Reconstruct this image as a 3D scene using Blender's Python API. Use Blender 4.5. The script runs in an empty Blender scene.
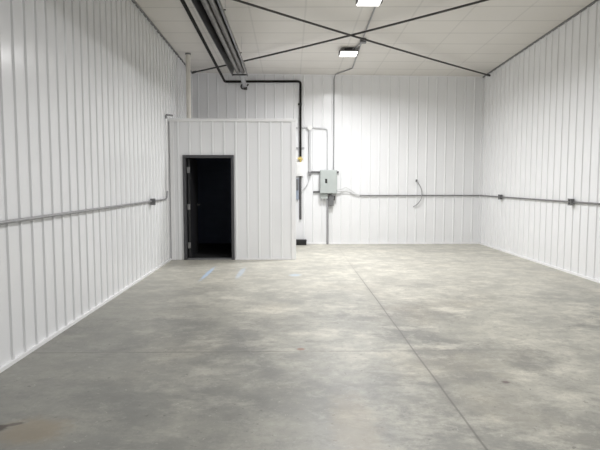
import bpy, bmesh, math, random
from mathutils import Vector, Matrix
random.seed(4)
scn = bpy.context.scene
C = scn.collection
XL, XR, YB, YF = -2.31, 4.62, 13.25, -3.0      # room extents in metres
OF, OX, OZ = 10.6, 0.09, 2.70                  # office front, office side, office height

def zc(x, y):                                  # gently pitched ceiling
    t = (x - XL) / (XR - XL)
    return (4.06 - .06 * t) + (YB - y) * (.02 + .026 * t)

# ------------------------------------------------------------------ materials
def nodes(name):
    m = bpy.data.materials.new(name); m.use_nodes = True
    return m, m.node_tree, m.node_tree.nodes['Principled BSDF']
def mat(name, col, rough=.5, metal=0., noise=.06, scale=6., spec=.5, emit=None, es=0.):
    m, nt, b = nodes(name)
    tc = nt.nodes.new('ShaderNodeTexCoord'); n = nt.nodes.new('ShaderNodeTexNoise')
    n.inputs['Scale'].default_value = scale; n.inputs['Detail'].default_value = 4
    nt.links.new(tc.outputs['Object'], n.inputs['Vector'])
    r = nt.nodes.new('ShaderNodeValToRGB')
    r.color_ramp.elements[0].position = .3; r.color_ramp.elements[1].position = .7
    r.color_ramp.elements[0].color = [c * (1 - noise) for c in col] + [1]
    r.color_ramp.elements[1].color = [min(1, c * (1 + noise)) for c in col] + [1]
    nt.links.new(n.outputs['Fac'], r.inputs['Fac']); nt.links.new(r.outputs['Color'], b.inputs['Base Color'])
    b.inputs['Roughness'].default_value = rough; b.inputs['Metallic'].default_value = metal
    b.inputs['Specular IOR Level'].default_value = spec
    if emit:
        b.inputs['Emission Color'].default_value = (*emit, 1); b.inputs['Emission Strength'].default_value = es
    return m

M = {}
M['steel_white'] = mat('white_painted_steel', (.83, .835, .845), .20, noise=.012, scale=1.5, spec=.5)
M['trim_white'] = mat('white_trim', (.85, .85, .855), .4, noise=.02)
M['trim_grey'] = mat('grey_ceiling_trim', (.20, .20, .20), .5)
M['bronze'] = mat('dark_bronze_paint', (.062, .062, .068), .45)
M['leaf'] = mat('dark_door_paint', (.028, .028, .031), .5)
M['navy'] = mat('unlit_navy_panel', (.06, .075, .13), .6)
M['room_shade'] = mat('unlit_room_black', (.006, .006, .007), .9)  # gloom of the unlit office put into the colour
M['black_iron'] = mat('black_iron_pipe', (.012, .011, .010), .7, spec=.2)
M['rod'] = mat('dark_brace_steel', (.05, .048, .045), .5)
M['galv'] = mat('galvanised_conduit', (.36, .36, .37), .42, .35, noise=.1, scale=30)
M['galv_dark'] = mat('dull_galvanised_steel', (.22, .22, .225), .5, .3, noise=.12, scale=30)
M['pipe_pale'] = mat('pale_grey_conduit', (.55, .56, .57), .4, .1)
M['cream'] = mat('cream_plastic_pipe', (.74, .71, .65), .5)
M['panel_grey'] = mat('grey_green_enamel', (.43, .465, .45), .45, noise=.04)
M['box_grey'] = mat('grey_box_steel', (.17, .172, .175), .45, .2)
M['refl'] = mat('heater_reflector_metal', (.11, .11, .115), .33, .85, noise=.2, scale=5)
M['tube'] = mat('heater_tube_steel', (.19, .18, .17), .42, .7, noise=.25, scale=8)
M['dark_end'] = mat('heater_end_paint', (.06, .058, .055), .5)
M['yellow'] = mat('yellow_valve', (.60, .47, .16), .5)
M['plastic_white'] = mat('white_plastic', (.80, .80, .79), .4)
M['blue_grey'] = mat('blue_grey_plastic', (.28, .32, .40), .5)
M['dark_grey'] = mat('dark_grey_pipe', (.085, .083, .085), .5)
M['black'] = mat('black_plastic', (.012, .012, .012), .45)
M['lamp_body'] = mat('lamp_housing', (.10, .10, .10), .5)
M['whip'] = mat('pale_flexible_cable', (.60, .61, .61), .5)
M['lens'] = mat('lamp_lens', (.9, .9, .9), .4, emit=(1, .985, .96), es=2.2)
M['chrome'] = mat('brushed_hinge_steel', (.30, .30, .30), .35, .7)

def mth(nt, op, a, b=None, c=None, clamp=False):
    n = nt.nodes.new('ShaderNodeMath'); n.operation = op; n.use_clamp = clamp
    for i, v in enumerate((a, b, c)):
        if v is None: continue
        if isinstance(v, (int, float)): n.inputs[i].default_value = v
        else: nt.links.new(v, n.inputs[i])
    return n.outputs[0]
def mixc(nt, fac, a, b):
    n = nt.nodes.new('ShaderNodeMix'); n.data_type = 'RGBA'
    for k, v in ((0, fac), (6, a), (7, b)):
        if isinstance(v, (int, float)): n.inputs[k].default_value = v
        elif isinstance(v, tuple): n.inputs[k].default_value = (*v, 1)
        else: nt.links.new(v, n.inputs[k])
    return n.outputs[2]
def noise(nt, vec, scale, detail=5, rough=.6, sx=1, sy=1, dist=0, off=0):
    mp = nt.nodes.new('ShaderNodeMapping'); mp.inputs['Scale'].default_value = (sx, sy, 1)
    mp.inputs['Location'].default_value = (off, off * .7, 0)
    nt.links.new(vec, mp.inputs['Vector'])
    n = nt.nodes.new('ShaderNodeTexNoise'); n.inputs['Scale'].default_value = scale
    n.inputs['Detail'].default_value = detail; n.inputs['Roughness'].default_value = rough
    n.inputs['Distortion'].default_value = dist
    nt.links.new(mp.outputs[0], n.inputs['Vector']); return n.outputs['Fac']
def ss(nt, v, lo, hi):
    n = nt.nodes.new('ShaderNodeMapRange'); n.interpolation_type = 'SMOOTHSTEP'
    n.inputs[1].default_value = lo; n.inputs[2].default_value = hi
    nt.links.new(v, n.inputs[0]); return n.outputs[0]

def floor_material():
    m, nt, b = nodes('cured_concrete')
    tc = nt.nodes.new('ShaderNodeTexCoord'); V = tc.outputs['Object']
    sp = nt.nodes.new('ShaderNodeSeparateXYZ'); nt.links.new(V, sp.inputs[0]); X, Y = sp.outputs[0], sp.outputs[1]
    big = noise(nt, V, .6, 7, .62, dist=.1)
    col = mixc(nt, ss(nt, big, .38, .62), (.225, .222, .198), (.43, .415, .355))
    mid = noise(nt, V, 1.5, 9, .72, sx=.8, sy=1.25, dist=.15, off=7)
    col = mixc(nt, mth(nt, 'MULTIPLY', ss(nt, mid, .48, .64), .7), col, (.60, .575, .49))
    dk = noise(nt, V, 1.2, 9, .74, dist=.15, off=19)
    col = mixc(nt, mth(nt, 'MULTIPLY', ss(nt, dk, .48, .66), .65), col, (.145, .143, .13))
    fine = noise(nt, V, 14, 6, .75, off=3)
    col = mixc(nt, mth(nt, 'MULTIPLY', ss(nt, fine, .48, .68), .35), col, (.16, .16, .15))
    fine2 = noise(nt, V, 5, 8, .8, dist=.3, off=31)
    col = mixc(nt, mth(nt, 'MULTIPLY', ss(nt, fine2, .5, .66), .5), col, (.50, .485, .43))
    warm = noise(nt, V, .9, 4, .5, off=47)
    col = mixc(nt, mth(nt, 'MULTIPLY', ss(nt, warm, .5, .75), .25), col, (.42, .36, .26))
    # slab colour darkens towards the near left; far-end lamplight painted in as paler colour
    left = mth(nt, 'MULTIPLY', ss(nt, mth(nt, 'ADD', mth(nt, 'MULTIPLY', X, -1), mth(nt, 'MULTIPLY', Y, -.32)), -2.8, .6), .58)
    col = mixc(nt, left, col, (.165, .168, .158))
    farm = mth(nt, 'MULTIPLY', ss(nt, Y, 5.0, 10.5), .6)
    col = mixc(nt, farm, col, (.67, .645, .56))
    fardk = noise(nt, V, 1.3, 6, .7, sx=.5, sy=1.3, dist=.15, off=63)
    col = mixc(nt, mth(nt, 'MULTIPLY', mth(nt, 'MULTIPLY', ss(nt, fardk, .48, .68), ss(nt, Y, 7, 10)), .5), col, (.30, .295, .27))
    fl = noise(nt, V, 26, 5, .8, dist=.6, off=77)
    col = mixc(nt, mth(nt, 'MULTIPLY', ss(nt, fl, .60, .68), .45), col, (.60, .58, .52))
    sp2 = noise(nt, V, 17, 3, .6, off=91)
    col = mixc(nt, mth(nt, 'MULTIPLY', ss(nt, sp2, .66, .72), .6), col, (.09, .085, .075))
    st = noise(nt, V, 3.2, 9, .8, sx=1, sy=1, off=55)
    col = mixc(nt, mth(nt, 'MULTIPLY', ss(nt, st, .42, .56), .30), col, (.17, .17, .158))
    # local stains: ellipses on the slab (x, y, rx, ry, colour, strength)
    wob = mth(nt, 'MULTIPLY', mth(nt, 'SUBTRACT', noise(nt, V, 9, 6, .7, off=5), .5), 1.6)
    def blot(cx, cy, rx, ry, c, s, ang=0, edge=.45):
        nonlocal col
        ca, sa = math.cos(ang), math.sin(ang)
        dx = mth(nt, 'SUBTRACT', X, cx); dy = mth(nt, 'SUBTRACT', Y, cy)
        u = mth(nt, 'DIVIDE', mth(nt, 'ADD', mth(nt, 'MULTIPLY', dx, ca), mth(nt, 'MULTIPLY', dy, sa)), rx)
        v = mth(nt, 'DIVIDE', mth(nt, 'SUBTRACT', mth(nt, 'MULTIPLY', dy, ca), mth(nt, 'MULTIPLY', dx, sa)), ry)
        d = mth(nt, 'ADD', mth(nt, 'SQRT', mth(nt, 'ADD', mth(nt, 'MULTIPLY', u, u), mth(nt, 'MULTIPLY', v, v))), wob)
        f = mth(nt, 'MULTIPLY', mth(nt, 'SUBTRACT', 1, ss(nt, d, 1 - edge, 1 + edge)), s)
        col = mixc(nt, f, col, c)
    blot(-1.56, 3.25, .20, .17, (.27, .215, .14), .55)
    blot(-1.80, 3.28, .07, .05, (.055, .04, .03), .9, 0, .3)
    blot(-1.71, 3.34, .06, .022, (.09, .07, .06), .75, .5, .3)
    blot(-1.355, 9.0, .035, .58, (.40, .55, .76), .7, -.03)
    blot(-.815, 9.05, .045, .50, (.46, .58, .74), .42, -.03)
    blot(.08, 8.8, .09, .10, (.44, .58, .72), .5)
    blot(.10, 4.85, .035, .03, (.25, .12, .08), .8)
    blot(.40, 3.3, .14, .5, (.40, .33, .23), .28)
    blot(1.62, 4.0, .03, .025, (.12, .08, .08), .8)
    # saw cut joints
    jx = mth(nt, 'ABSOLUTE', mth(nt, 'SUBTRACT', X, mth(nt, 'ADD', 1.105, mth(nt, 'MULTIPLY', mth(nt, 'SUBTRACT', noise(nt, V, .8, 2), .5), .02))))
    fade = mth(nt, 'SUBTRACT', 1, mth(nt, 'MULTIPLY', ss(nt, Y, 7.5, 10.5), .85))
    jl = mth(nt, 'MULTIPLY', mth(nt, 'SUBTRACT', 1, ss(nt, jx, .003, .011)), fade)
    halo = mth(nt, 'MULTIPLY', mth(nt, 'SUBTRACT', 1, ss(nt, jx, .0, .07)), mth(nt, 'MULTIPLY', fade, .22))
    jy = mth(nt, 'ABSOLUTE', mth(nt, 'SUBTRACT', Y, 4.78))
    jm = mth(nt, 'SUBTRACT', 1, ss(nt, jy, .003, .016))
    jm = mth(nt, 'MULTIPLY', jm, mth(nt, 'ADD', .12, mth(nt, 'MULTIPLY', ss(nt, noise(nt, V, 1.5, 3, off=9), .35, .6), .5)))
    jm = mth(nt, 'MULTIPLY', jm, mth(nt, 'SUBTRACT', 1, mth(nt, 'MULTIPLY', ss(nt, X, .9, 1.3), .8)))
    col = mixc(nt, halo, col, (.16, .155, .14))
    col = mixc(nt, mth(nt, 'MULTIPLY', jl, .62), col, (.10, .095, .085))
    col = mixc(nt, jm, col, (.11, .105, .095))
    nt.links.new(col, b.inputs['Base Color'])
    nt.links.new(mth(nt, 'ADD', .32, mth(nt, 'MULTIPLY', mid, .28)), b.inputs['Roughness'])
    bp = nt.nodes.new('ShaderNodeBump'); bp.inputs['Strength'].default_value = .12; bp.inputs['Distance'].default_value = .01
    nt.links.new(fine, bp.inputs['Height']); nt.links.new(bp.outputs[0], b.inputs['Normal'])
    return m

def ceiling_material():
    m, nt, b = nodes('ceiling_panels')
    tc = nt.nodes.new('ShaderNodeTexCoord'); V = tc.outputs['Object']
    sp = nt.nodes.new('ShaderNodeSeparateXYZ'); nt.links.new(V, sp.inputs[0])
    def seam(v, off, per, w):
        a = mth(nt, 'FRACT', mth(nt, 'DIVIDE', mth(nt, 'ADD', v, off), per))
        d = mth(nt, 'MULTIPLY', mth(nt, 'ABSOLUTE', mth(nt, 'SUBTRACT', a, .5)), per)
        return mth(nt, 'SUBTRACT', 1, ss(nt, d, w * .3, w))
    s1 = seam(sp.outputs[1], 20.05, .66, .035); s2 = seam(sp.outputs[0], 20.2, .87, .022)
    n = noise(nt, V, .8, 5, .6)
    col = mixc(nt, n, (.65, .625, .585), (.74, .715, .675))
    col = mixc(nt, mth(nt, 'MULTIPLY', s1, .32), col, (.38, .37, .35))
    col = mixc(nt, mth(nt, 'MULTIPLY', s2, .26), col, (.40, .39, .37))
    nt.links.new(col, b.inputs['Base Color']); b.inputs['Roughness'].default_value = .5
    bp = nt.nodes.new('ShaderNodeBump'); bp.inputs['Strength'].default_value = .35; bp.inputs['Distance'].default_value = .02
    nt.links.new(n, bp.inputs['Height']); nt.links.new(bp.outputs[0], b.inputs['Normal'])
    return m
M['floor'] = floor_material(); M['ceiling'] = ceiling_material()

# ------------------------------------------------------------------ mesh helpers
def obj(name, bm, m, parent=None, smooth=False):
    bmesh.ops.recalc_face_normals(bm, faces=bm.faces)
    me = bpy.data.meshes.new(name); bm.to_mesh(me); bm.free()
    o = bpy.data.objects.new(name, me); C.objects.link(o)
    o.data.materials.append(M[m])
    if parent: o.parent = parent
    if smooth:
        for p in me.polygons: p.use_smooth = True
        try: me.set_sharp_from_angle(angle=math.radians(40))
        except Exception: pass
    return o
def recentre(o):                                # put the origin of a mesh on its own base
    vs = [v.co.copy() for v in o.data.vertices]
    c = Vector(((min(v.x for v in vs) + max(v.x for v in vs)) / 2, (min(v.y for v in vs) + max(v.y for v in vs)) / 2, min(v.z for v in vs)))
    o.data.transform(Matrix.Translation(-c)); o.location = c
    return o
def tag(o, label, cat, group=None):
    o['label'] = label; o['category'] = cat
    if group: o['group'] = group
    return o
def thing(name, label, cat, loc=(0, 0, 0), group=None):
    o = bpy.data.objects.new(name, None); C.objects.link(o); o.location = loc; o.empty_display_size = .1
    return tag(o, label, cat, group)
def struct(name, bm, m, parent=None):
    o = obj(name, bm, m, parent)
    if not parent: o['kind'] = 'structure'
    return o
def box(bm, x0, x1, y0, y1, z0, z1, bev=0.):
    t = bmesh.new()
    bmesh.ops.create_cube(t, size=1)
    for v in t.verts:
        v.co = Vector(((x0 + x1) / 2 + v.co.x * (x1 - x0), (y0 + y1) / 2 + v.co.y * (y1 - y0), (z0 + z1) / 2 + v.co.z * (z1 - z0)))
    if bev: bmesh.ops.bevel(t, geom=t.edges[:] , offset=bev, segments=2, affect='EDGES', profile=.6)
    me = bpy.data.meshes.new('t'); t.to_mesh(me); t.free(); bm.from_mesh(me); bpy.data.meshes.remove(me)
    return bm
def fillet(pts, r):
    if r <= 0: return [Vector(p) for p in pts]
    out = [Vector(pts[0])]
    for a, b, c in zip(pts, pts[1:], pts[2:]):
        a, b, c = Vector(a), Vector(b), Vector(c)
        u, w = (a - b), (c - b); k = min(r, u.length * .45, w.length * .45)
        p, q = b + u.normalized() * k, b + w.normalized() * k
        for i in range(7):
            t = i / 6; out.append((1 - t) ** 2 * p + 2 * t * (1 - t) * b + t * t * q)
    out.append(Vector(pts[-1])); return out
def tube(bm, pts, rad, fil=0., seg=12, cap=True):
    P = fillet(pts, fil); rings = []; prev = None
    for i, p in enumerate(P):
        d = (P[min(i + 1, len(P) - 1)] - P[max(i - 1, 0)]).normalized()
        if prev is None:
            n = d.orthogonal().normalized()
        else:
            n = (prev - d * prev.dot(d)).normalized()
        prev = n; b = d.cross(n)
        rings.append([bm.verts.new(p + rad * (math.cos(2 * math.pi * k / seg) * n + math.sin(2 * math.pi * k / seg) * b)) for k in range(seg)])
    for r0, r1 in zip(rings, rings[1:]):
        for k in range(seg): bm.faces.new((r0[k], r0[(k + 1) % seg], r1[(k + 1) % seg], r1[k]))
    if cap: bm.faces.new(rings[0]); bm.faces.new(rings[-1][::-1])
    return bm
def B(*a, **k): return box(bmesh.new(), *a, **k)
def T(*a, **k): return tube(bmesh.new(), *a, **k)

def ribbed(bm, p0, d, L, n, off, step, ztop, zbot=0., holes=(), h=.0155, bead=False):
    """Sheet of ribbed steel siding: starts at p0, runs L along d, ribs stand out along n."""
    p0, d, n = Vector((*p0, 0)), Vector((*d, 0)), Vector((*n, 0)); S = [(0, 0), (L, 0)]
    s = off % step
    while s < L:
        for a, b in ((-.021, 0), (-.011, h), (.011, h), (.021, 0)):
            if 0 < s + a < L: S.append((s + a, b))
        for c in (.085, .143) if bead else ():                   # two shallow stiffening beads between ribs
            for a, b in ((-.016, 0), (-.006, .0012), (.006, .0012), (.016, 0)):
                if 0 < s + c * step / .2286 + a < L: S.append((s + c * step / .2286 + a, b))
        s += step
    for a, b, _ in holes: S += [(a, 0), (b, 0)]
    S.sort(); prev = None
    for s, hh in S:
        q = p0 + d * s + n * hh; zt = ztop(q.x, q.y)
        prev_s = prev[2] if prev else None
        zb = zbot
        if prev:
            mid = (s + prev_s) / 2
            for a, b, hz in holes:
                if a < mid < b: zb = hz
            if s - prev_s > 1e-5:
                P = p0 + d * prev_s + n * prev[3]
                vs = [bm.verts.new((P.x, P.y, zb)), bm.verts.new((q.x, q.y, zb)), bm.verts.new((q.x, q.y, zt)), bm.verts.new((P.x, P.y, ztop(P.x, P.y)))]
                bm.faces.new(vs)
        prev = (q, zt, s, hh)
    bmesh.ops.remove_doubles(bm, verts=bm.verts, dist=1e-5)
    return bm

# ------------------------------------------------------------------ room shell
bm = bmesh.new(); box(bm, XL - .3, XR + .3, YF - .3, YB + .3, -.2, 0); struct('floor', bm, 'floor')
bm = bmesh.new()
NX, NY = 14, 32
for dz in (0, .15):
    g = [[bm.verts.new((XL - .15 + (XR - XL + .3) * i / NX, YF - .15 + (YB - YF + .3) * j / NY, zc(XL - .15 + (XR - XL + .3) * i / NX, YF - .15 + (YB - YF + .3) * j / NY) + dz)) for j in range(NY + 1)] for i in range(NX + 1)]
    for i in range(NX):
        for j in range(NY): bm.faces.new((g[i][j], g[i + 1][j], g[i + 1][j + 1], g[i][j + 1]))
struct('ceiling', bm, 'ceiling')
top = lambda x, y: zc(x, y) + .01
def slab(bm, x0, x1, y0, y1, zt):
    return box(bm, x0, x1, y0, y1, 0, zt)
struct('wall_left', ribbed(bmesh.new(), (XL, YF), (0, 1), YB - YF, (1, 0), 4.515 - YF, .2180, top), 'steel_white')
struct('wall_right', ribbed(bmesh.new(), (XR, YF), (0, 1), YB - YF, (-1, 0), 8.66 - YF, .2330, top), 'steel_white')
struct('wall_back', ribbed(bmesh.new(), (XL, YB), (1, 0), XR - XL, (0, -1), 1.235 - XL, .2270, top), 'steel_white')
struct('wall_front', ribbed(bmesh.new(), (XL, YF), (1, 0), XR - XL, (0, 1), .1, .2286, top), 'steel_white')

struct('baseboard_left', B(XL, XL + .028, YF, OF, 0, .030), 'trim_white')
struct('baseboard_right', B(XR - .028, XR, YF, YB, 0, .036), 'trim_white')
struct('baseboard_back', B(OX + .02, XR - .028, YB - .028, YB, 0, .04), 'trim_white')
def slope_bar(name, a, b, w, h, m='trim_grey'):
    bm = bmesh.new(); vs = []
    for (x, y) in (a, b):
        for dx, dz in ((-w, 0), (w, 0), (w, -h), (-w, -h)):
            vs.append(bm.verts.new((x + (dx if a[0] == b[0] else 0), y + (dx if a[0] != b[0] else 0), zc(x, y) + dz)))
    bm.faces.new(vs[:4]); bm.faces.new(vs[4:][::-1])
    for i in range(4): bm.faces.new((vs[i], vs[(i + 1) % 4], vs[4 + (i + 1) % 4], vs[4 + i]))
    struct(name, bm, m)
slope_bar('trim_1', (XL + .018, YF), (XL + .018, YB), .018, .022)
slope_bar('trim_2', (XR - .018, YF), (XR - .018, YB), .018, .022)
slope_bar('trim_3', (XL + .04, YB - .014), (XR - .04, YB - .014), .014, .018, 'trim_white')
struct('trim_4', B(XR - .05, XR - .001, YB - .05, YB - .001, .045, 3.96), 'steel_white')   # corner flashing

# office: a low white-clad room built into the back left corner
DL, DR, DH = -2.045, -1.072, 2.012
zt = lambda x, y: OZ - .045
struct('wall_office_front', ribbed(bmesh.new(), (XL + .02, OF), (1, 0), OX - XL - .03, (0, -1), -2.134 - (XL + .02), .2195, zt, 0, [(DL - XL - .02, DR - XL - .02, DH)]), 'steel_white')
struct('wall_office_side', ribbed(bmesh.new(), (OX, OF + .03), (0, 1), YB - OF - .05, (1, 0), .1, .2286, zt), 'steel_white')
struct('ceiling_office', B(XL + .02, OX - .01, OF + .02, YB - .03, OZ - .10, OZ - .05), 'trim_white')
bm = bmesh.new()                                                                  # cap flashing along the top
box(bm, XL + .005, OX + .035, OF - .035, OF + .05, OZ - .055, OZ, .004); box(bm, OX - .04, OX + .035, OF + .05, YB - .03, OZ - .055, OZ, .004)
struct('trim_5', bm, 'trim_white')
bm = bmesh.new(); box(bm, OX - .065, OX + .026, OF - .027, OF + .03, .0, OZ - .055, .004); struct('trim_6', bm, 'trim_white')   # outside corner
bm = bmesh.new(); box(bm, XL + .026, XL + .10, OF - .027, OF - .002, 0, OZ - .055, .004); struct('trim_7', bm, 'trim_white')
struct('baseboard_office', B(DR + .01, OX - .066, OF - .024, OF - .001, 0, .028), 'trim_white')
# inside of the office: unlit gloom painted as black and navy surfaces, opening at the door
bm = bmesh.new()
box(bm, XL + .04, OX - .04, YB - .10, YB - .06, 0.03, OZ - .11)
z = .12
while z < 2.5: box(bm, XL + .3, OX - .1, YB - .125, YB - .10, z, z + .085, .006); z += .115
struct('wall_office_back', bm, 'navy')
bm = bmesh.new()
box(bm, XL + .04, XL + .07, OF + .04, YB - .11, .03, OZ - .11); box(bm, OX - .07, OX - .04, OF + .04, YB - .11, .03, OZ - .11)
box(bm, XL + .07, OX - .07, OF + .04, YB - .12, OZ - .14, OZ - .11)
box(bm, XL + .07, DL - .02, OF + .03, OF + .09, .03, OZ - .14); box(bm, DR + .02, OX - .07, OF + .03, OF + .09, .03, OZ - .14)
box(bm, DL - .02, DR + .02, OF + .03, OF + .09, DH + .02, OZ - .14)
struct('wall_office_lining', bm, 'room_shade')
struct('floor_office', B(XL + .04, OX - .04, OF + .10, YB - .06, .001, .028), 'room_shade')

# door 1: dark frame, threshold, leaf swung inward on its left hinges
door = bpy.data.objects.new('door_1', None); C.objects.link(door); door['kind'] = 'structure'; door.location = (DL, OF, 0)
def dpart(name, bm, m, parent=door, smooth=False):
    bmesh.ops.translate(bm, verts=bm.verts, vec=(-DL, -OF, 0)); return obj(name, bm, m, parent, smooth)
bm = bmesh.new()
box(bm, DL, DL + .055, OF - .035, OF + .10, 0, DH, .004); box(bm, DR - .055, DR, OF - .035, OF + .10, 0, DH, .004)
box(bm, DL + .055, DR - .055, OF - .035, OF + .10, DH - .055, DH, .004)
dpart('door_frame', bm, 'bronze')
dpart('threshold', B(DL + .055, DR - .055, OF - .02, OF + .12, 0, .022, bev=.004), 'galv_dark')
leaf = dpart('door_leaf', B(DL + .068, DL + .112, OF + .105, OF + .975, .02, DH - .065, bev=.003), 'leaf')
for zz in (.27, 1.02, 1.73):
    bm = B(DL + .055, DL + .112, OF + .088, OF + .103, zz - .055, zz + .055); tube(bm, [(DL + .068, OF + .078, zz - .058), (DL + .068, OF + .078, zz + .058)], .011)
    dpart('hinge', bm, 'chrome')
bm = T([(DL + .112, OF + .90, 1.03), (DL + .165, OF + .90, 1.03), (DL + .165, OF + .77, 1.03)], .011, .02)
tube(bm, [(DL + .112, OF + .90, 1.03), (DL + .120, OF + .90, 1.03)], .028)
dpart('door_lever', bm, 'chrome', smooth=True)

# ------------------------------------------------------------------ services
# ceiling lamps
def lamp(x, y, label, drop=.10, watts=100):
    zb = zc(x, y) - drop
    t = thing('ceiling_light', label, 'light', (x, y, zb), 'square lamps along the ceiling')
    w = .165
    obj('lens', box(bmesh.new(), -w, w, -w, w, 0, .035, .012), 'lens', t)
    bm = B(-w - .015, w + .015, -w - .015, w + .015, .036, .055, bev=.004)
    for sx in (-1, 1): box(bm, sx * (w + .012) - .012, sx * (w + .012) + .012, -.05, .05, .0, .07, .003)
    obj('housing', bm, 'lamp_body', t)
    obj('mount', B(-.075, .075, -.075, .075, .056, drop, bev=.004), 'lamp_body', t)
    l = bpy.data.lights.new('light_source', 'AREA'); l.shape = 'SQUARE'; l.size = .31; l.energy = watts; l.spread = math.radians(161); l.color = (.99, .99, 1)
    lo = bpy.data.objects.new('light_source', l); C.objects.link(lo); lo.parent = t; lo.location = (0, 0, -.006)
lamp(1.15, 11.02, 'square white lamp glowing on the ceiling nearer the back wall, under the brace crossing', .115, 110)
lamp(1.155, 8.20, 'square white lamp glowing at the top edge of the picture, nearer lamp of the two', .10, 105)
for y, p in ((5.2, 56), (2.3, 46), (-.6, 46)):  # unseen lamps added out of frame to brighten the near part
    lamp(1.15, y, 'added unseen fill lamp, square and white, overhead on the near part of the ceiling', zc(1.15, y) - 4.05, p)

# diagonal cross bracing under the ceiling
def brace(a, b, label, sag):
    A = Vector(a); Bv = Vector(b); u = (Bv - A).normalized()
    t = thing('brace_rod', label, 'brace', A, 'crossing brace rods under the ceiling')
    obj('rod', T([(Bv - A) * (k / 16) - Vector((0, 0, sag * 4 * (k / 16) * (1 - k / 16))) for k in range(17)], .017, seg=10), 'rod', t, True)
    m = Bv - A
    for q in (u * .0, m - u * .12):
        obj('end_plate', T([q, q + u * .12], .026, seg=6), 'rod', t)
    return t
brace((-2.20, 6.60, 4.09), (4.57, 12.73, 3.93), 'dark diagonal brace rod under the ceiling ending in the back right corner', .035)
brace((-2.20, 12.74, 3.975), (4.56, 6.22, 4.165), 'dark diagonal brace rod under the ceiling ending in the back left corner', .065)

# gas tube heater
HX, HZ = -.975, 3.695
t = thing('tube_heater', 'long dark metal tube heater hung under the ceiling on the left', 'heater', (HX, 10.7, HZ))
def prism(prof, y0, y1):
    bm = bmesh.new(); r = [[bm.verts.new((x, y, z)) for x, z in prof] for y in (y0, y1)]
    n = len(prof)
    for i in range(n): bm.faces.new((r[0][i], r[0][(i + 1) % n], r[1][(i + 1) % n], r[1][i]))
    bm.faces.new(r[0]); bm.faces.new(r[1][::-1]); return bm
outer = [(-.155, -.125), (-.150, -.085), (-.10, .085), (-.05, .13), (.05, .13), (.10, .085), (.150, -.085), (.155, -.125)]
inner = [(x * .93, z - .006) for x, z in outer][::-1]
y0, y1 = -8.4, .30
obj('reflector', prism(outer + inner, y0, y1), 'refl', t)
for x in (-.045,.05):
    obj('heating_tube', T([(x, y0, -.035), (x, y1 + .02, -.035)], .042, seg=16), 'tube', t, True)
obj('exhaust_tube', T([(.0, y1 + .02, -.0), (-.07, 2.30, .04), (-.12, 2.50, .04)], .05, .12, seg=16), 'galv', t, True)
bm = T([(-.12, 2.44, .04), (-.12, 2.50, .04)], .066, seg=16); obj('wall_flange', bm, 'dark_end', t, True)
bm = B(-.10, -.02, 2.30, 2.40, -.05, .01, bev=.006); tube(bm, [(-.03, 2.35, .03), (.01, 2.35, .08)], .018); obj('bracket', bm, 'dark_end', t)
obj('burner_box', B(-.16, .16, y0 - .45, y0, -.12, .12, bev=.01), 'dark_end', t)
for yy in (-.5, -3.0, -5.5, -8.0):
    bm = bmesh.new(); ww = .163
    box(bm, -.105, .105, yy - .012, yy + .012, .133, .145)
    obj('hanger_bracket', bm, 'dark_end', t)
    zt_ = zc(HX, 10.7 + yy) - HZ
    for s in (-1, 1): obj('hanger_chain', T([(s * .10, yy, .146), (s * .10, yy, zt_)], .0015, seg=6), 'galv', t)
obj('cross_support', B(-.155, .155, .27, .30, -.115, -.088), 'dark_end', t)

# gas line
gx = -1.50
t = tag(recentre(obj('gas_pipe', T([(-1.44, -2.4, zc(-1.44, -2.4) - .2), (-1.46, 8, 3.95), (-1.53, YB - .06, 3.855), (.25, YB - .06, 3.865), (.25, YB - .06, 2.08)], .028, .07, seg=12), 'black_iron', smooth=True)),
        'long black gas pipe running beside the heater, across the back wall and down', 'pipe')
gp = t
bm = T([(.25, YB - .06, 3.31), (.25, YB - .06, 3.36)], .033); box(bm, .19, .25, YB - .075, YB - .02, 3.32, 3.35, .003)
o = obj('pipe_clip', bm, 'black'); o.data.transform(Matrix.Translation(-gp.location)); o.parent = gp
bm = T([(.25, YB - .06, 2.00), (.25, YB - .06, 2.10)], .032, seg=8); box(bm, .195, .305, YB - .085, YB - .035, 2.025, 2.065, .006)
tube(bm, [(.25, YB - .06, 2.045), (.25, YB - .13, 2.045)], .012); box(bm, .18, .26, YB - .14, YB - .125, 2.035, 2.08, .003)
tag(recentre(obj('gas_valve', bm, 'yellow')), 'small yellow valve at the lower end of the black gas pipe', 'valve')

# vent pipe out of the office roof
vz = zc(-2.06, 11.4)
t = thing('vent_pipe', 'cream vertical vent pipe rising from the office roof to the ceiling', 'pipe', (-2.06, 11.4, OZ - .05))
obj('pipe', T([(0, 0, .0), (0, 0, vz - OZ + .05)], .047, seg=18), 'cream', t, True)
obj('collar', T([(0, 0, vz - OZ + .02), (0, 0, vz - OZ + .045)], .056, seg=18), 'trim_grey', t, True)

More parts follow.
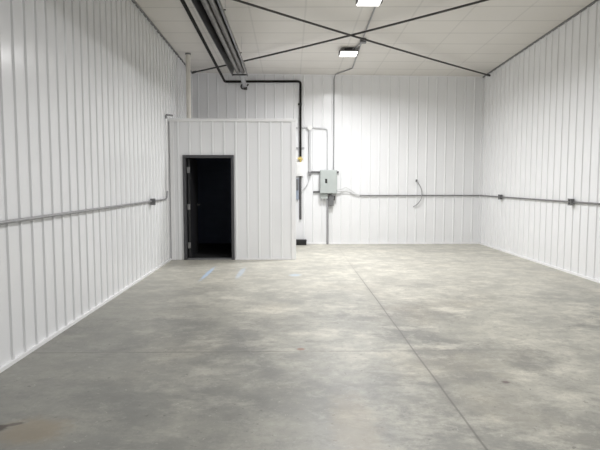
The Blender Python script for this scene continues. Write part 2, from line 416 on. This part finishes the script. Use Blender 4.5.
# ceiling conduit down to the panel
def zz(x, y, d=.02): return (x, y, zc(x, y) - d)
PX = 1.045
o = tag(recentre(obj('conduit', T([zz(1.30, 8.25), zz(1.335, 10.33), zz(1.40, 12.5), zz(PX + .02, YB - .13), (PX, YB - .035, 3.93), (PX, YB - .035, 1.78)], .0125, .05, seg=10), 'galv', smooth=True)),
    'thin grey conduit from the lamps along the ceiling and down to the electrical panel', 'conduit')
t = thing('junction_box', 'small dark junction box on the ceiling beside the far lamp', 'junction box', (1.345, 10.33, zc(1.345, 10.33) - .07))
obj('box', B(-.055, .055, -.055, .055, 0, .068, bev=.006), 'box_grey', t); obj('cover', B(-.06, .06, -.06, .06, -.007, -.0005, bev=.002), 'galv_dark', t)
tag(recentre(obj('conduit', T([zz(1.335, 10.38, .03), (1.25, 10.95, zc(1.25, 10.95) - .03), (1.22, 11.0, zc(1.22, 11) - .04)], .011, .03, seg=8), 'galv_dark', smooth=True)),
    'short grey conduit joining the ceiling junction box to the far lamp', 'conduit')

# electrical panel on the back wall
pb = YB - .045
t = thing('electrical_panel', 'grey electrical panel cabinet mounted on the back wall', 'electrical panel', (.916, pb, 1.225))
obj('cabinet', B(-.202, .202, -.14, .0, 0, .56, bev=.006), 'panel_grey', t)
d = obj('door', B(-.192, .192, -.156, -.141, .012, .548, bev=.005), 'panel_grey', t)
bm = B(-.075, -.045, -.175, -.157, .27, .33, bev=.005); box(bm, -.085, -.035, -.161, -.156, .25, .35, .002); obj('latch', bm, 'black', d)
for z_ in (.06, .5): obj('hinge', T([(.196, -.152, z_ - .03), (.196, -.152, z_ + .03)], .006, seg=8), 'galv_dark', t)
for x0, x1, z_, lb in ((.43, 1.17, 1.735, 'dark metal strut rail behind the top of the electrical panel'), (.555, 1.13, 1.262, 'dark metal strut rail behind the bottom of the electrical panel')):
    bm = bmesh.new()
    box(bm, x0, x1, YB - .044, YB - .020, z_ - .022, z_ - .016); box(bm, x0, x1, YB - .044, YB - .020, z_ + .016, z_ + .022); box(bm, x0, x1, YB - .024, YB - .020, z_ - .016, z_ + .016)
    tag(recentre(obj('strut_rail', bm, 'galv_dark')), lb, 'bracket', 'strut rails behind the panel')
t = thing('disconnect_switch', 'small grey switch box just under the electrical panel', 'switch', (.985, YB - .025, .90))
obj('box', B(-.06, .06, -.10, .0, .03, .28, bev=.006), 'galv_dark', t)
obj('cover', B(-.052, .052, -.11, -.101, .04, .27, bev=.003), 'box_grey', t)
bm = T([(.062, -.06, .18), (.085, -.06, .18)], .02, seg=10); box(bm, .072, .088, -.10, -.05, .17, .27, .003); obj('switch_handle', bm, 'black', t)
obj('hub', T([(.0, -.05, .281), (.0, -.05, .322)], .025, seg=12), 'galv_dark', t, True)
tag(recentre(obj('conduit', T([(.905, YB - .06, 1.228), (.905, YB - .045, 1.1), (.905, YB - .045, .0)], .026, .05, seg=12), 'galv', smooth=True)),
    'thick grey conduit from the electrical panel straight down to the floor', 'conduit')
tag(recentre(obj('panel_shadow_box', B(.725, .90, YB - .13, YB - .022, 1.10, 1.215, bev=.008), 'panel_grey')), 'short grey box for the shadow and fitting under the left side of the panel', 'wiring box')  # shadow below the panel modelled as a solid box, together with a fitting

# conduits left of the panel
tag(recentre(obj('conduit', T([(.10, YB - .04, 2.79), (.47, YB - .04, 2.795), (.895, YB - .04, 2.765), (.895, YB - .055, 1.78)], .014, .07, seg=10), 'pipe_pale', smooth=True)),
    'grey conduit crossing above the panel then bending down into its top', 'conduit')
t = thing('round_junction_box', 'white round junction box where the conduits meet above the panel', 'junction box', (.475, YB - .022, 2.79))
bm = T([(0, 0, 0), (0, -.05, 0)], .055, seg=20); obj('box', bm, 'plastic_white', t, True)
obj('cover', T([(0, -.051, 0), (0, -.058, 0)], .060, seg=20), 'plastic_white', t, True)
tag(recentre(obj('conduit', T([(.47, YB - .046, 2.73), (.47, YB - .046, 1.74)], .026, seg=12), 'pipe_pale', smooth=True)),
    'thick pale grey conduit dropping from the round junction box', 'conduit')
t = thing('conduit_fitting', 'grey elbow fitting at the lower end of the pale conduit', 'fitting', (.47, YB - .046, 1.64))
bm = B(-.035, .035, -.03, .024, 0, .12, bev=.01); obj('body', bm, 'galv', t)
obj('cover', B(-.028, .028, -.037, -.031, .012, .108, bev=.002), 'galv_dark', t)
tag(recentre(obj('conduit', T([(.46, YB - .05, 1.64), (.45, YB - .05, 1.5), (.36, YB - .05, 1.36), (.30, YB - .04, 1.30)], .010, .06, seg=8), 'pipe_pale', smooth=True)),
    'thin pale cable curving down left from the elbow fitting', 'cable')
tag(recentre(obj('wall_strap', B(.12, .345, YB - .045, YB - .020, 2.295, 2.322, bev=.003), 'galv')), 'small grey strap behind the black gas pipe', 'bracket')
t = thing('gas_regulator', 'white box unit under the yellow valve on the back wall', 'regulator', (.228, YB - .001, 1.64))
obj('body', B(-.085, .085, -.11, 0, 0, .33, bev=.012), 'plastic_white', t)
obj('cover', B(-.062, .062, -.122, -.111, .05, .28, bev=.004), 'plastic_white', t)
obj('inlet', T([(.022, -.05, .331), (.022, -.05, .362)], .022, seg=12), 'yellow', t, True)
tag(recentre(obj('drain_pipe', T([(.25, YB - .0285, 1.638), (.25, YB - .0285, .60)], .027, seg=12), 'dark_grey', smooth=True)),
    'dark grey vertical pipe hanging below the white regulator box', 'pipe')
t = thing('control_box', 'narrow blue-grey box beside the office corner', 'control box', (.168, YB - .001, 1.08))
obj('body', B(-.04, .04, -.06, 0, 0, .50, bev=.006), 'blue_grey', t); obj('cover', B(-.034, .034, -.067, -.061, .22, .485, bev=.002), 'box_grey', t)
t = thing('floor_box', 'small black box on the floor between office and back wall', 'box', (.265, YB - .15, 0))
obj('body', B(-.125, .125, -.09, .09, 0, .095, bev=.01), 'black', t); obj('lid', B(-.13, .13, -.095, .095, .096, .125, bev=.006), 'black', t)

# pale flexible whips from the panel to the wall conduit
for k, (pts, lb) in enumerate((([(1.118, YB - .09, 1.31), (1.24, YB - .08, 1.33), (1.34, YB - .07, 1.375), (1.45, YB - .06, 1.31), (1.58, YB - .05, 1.215), (1.68, YB - .04, 1.185)], 'upper pale flexible cable looping from the panel to the back wall conduit'),
                             ([(1.118, YB - .09, 1.275), (1.26, YB - .06, 1.285), (1.42, YB - .05, 1.27), (1.56, YB - .045, 1.20), (1.68, YB - .04, 1.175)], 'lower pale flexible cable sagging from the panel to the back wall conduit'))):
    tag(recentre(obj('flexible_cable', T(pts, .010, .08, seg=8), 'whip', smooth=True)), lb, 'cable', 'pale cables beside the panel')

# waist-height conduits round the walls
ZC_ = 1.176
tag(recentre(obj('conduit', T([(1.66, YB - .035, ZC_), (XR - .09, YB - .035, ZC_)], .0145, seg=12), 'galv_dark', smooth=True)),
    'grey horizontal conduit running along the back wall to the right corner', 'conduit')
tag(recentre(obj('conduit', T([(XR - .088, YB - .035, ZC_), (XR - .035, YB - .035, ZC_), (XR - .035, YF + .3, ZC_)], .0145, .05, seg=12), 'galv_dark', smooth=True)),
    'grey horizontal conduit running along the right wall from the back corner', 'conduit')
tag(recentre(obj('conduit', T([(XL + .036, YF + .3, ZC_ - .005), (XL + .036, 9.9, ZC_ + .01), (XL + .036, 10.20, ZC_ + .02), (XL + .036, 10.26, 1.33)], .0145, .06, seg=12), 'galv', smooth=True)),
    'long grey conduit along the left wall curving upward just before the office', 'conduit')
tag(recentre(obj('conduit_riser', T([(XL + .036, 10.26, 1.332), (XL + .036, 10.27, 2.66)], .0165, seg=12), 'trim_white', smooth=True)),
    'white vertical conduit on the left wall beside the office corner', 'conduit')
tag(recentre(obj('conduit_elbow', T([(XL + .036, 10.27, 2.662), (XL + .036, 10.275, 2.73), (XL + .10, 10.50, 2.745)], .018, .05, seg=12), 'galv_dark', smooth=True)),
    'dark elbow on top of the white conduit turning onto the office roof edge', 'conduit')
def outlet(x, y, s, label):
    t = thing('outlet_box', label, 'outlet box', (x, y, ZC_ - .06), 'outlet boxes on the waist-height conduits')
    a, b = sorted((0, s * .055)); obj('box', B(a, b, -.048, .048, .008, .112, bev=.005), 'box_grey', t)
    a, b = sorted((s * .056, s * .062)); c = obj('cover', B(a, b, -.052, .052, .004, .116, bev=.002), 'box_grey', t)
    a, b = sorted((s * .0625, s * .066))
    for z0 in (.022, .068): obj('socket', B(a, b, -.018, .018, z0, z0 + .03, bev=.001), 'black', c)
outlet(XL + .021, 9.10, 1, 'grey outlet box on the left wall conduit near the office')
outlet(XR - .021, 11.88, -1, 'grey outlet box on the right wall nearest the back corner')
outlet(XR - .021, 8.86, -1, 'grey outlet box on the right wall nearer the picture edge')
# loose cable curling out of the back wall
pts = [(3.045, YB - .03, 1.53), (3.06, YB - .05, 1.50), (3.13, YB - .055, 1.40), (3.175, YB - .058, 1.26), (3.165, YB - .058, 1.10), (3.08, YB - .05, .97), (2.97, YB - .03, .90)]
t = thing('loose_cable', 'short dark cable arching loose across the back wall conduit', 'cable', (3.1, YB - .03, .90))
o = T(pts, .011, .07, seg=8); bmesh.ops.translate(o, verts=o.verts, vec=(-3.1, -(YB - .03), -.90)); obj('cable', o, 'galv', t, True)
obj('connector', B(-.078, -.035, -.018, .008, .60, .66, bev=.004), 'box_grey', t)

# ------------------------------------------------------------------ camera, world, look
cam = bpy.data.cameras.new('camera'); co = bpy.data.objects.new('camera', cam); C.objects.link(co); scn.camera = co
cam.sensor_width = 36; cam.lens = 36 * 550 / 600; cam.clip_start = .05
th = math.atan(43 / 550); ps = math.atan(10 / 550 * math.cos(th))
co.location = (0, 0, 1.5); co.rotation_euler = (math.pi / 2 - th, 0, -ps)
w = bpy.data.worlds.new('world'); scn.world = w; w.use_nodes = True
w.node_tree.nodes['Background'].inputs[0].default_value = (.6, .65, .7, 1); w.node_tree.nodes['Background'].inputs[1].default_value = .3
scn.view_settings.view_transform = 'Standard'; scn.view_settings.look = 'None'
scn.view_settings.exposure = 0.06; scn.view_settings.gamma = 1.0
scn.cycles.max_bounces = 10; scn.cycles.diffuse_bounces = 7
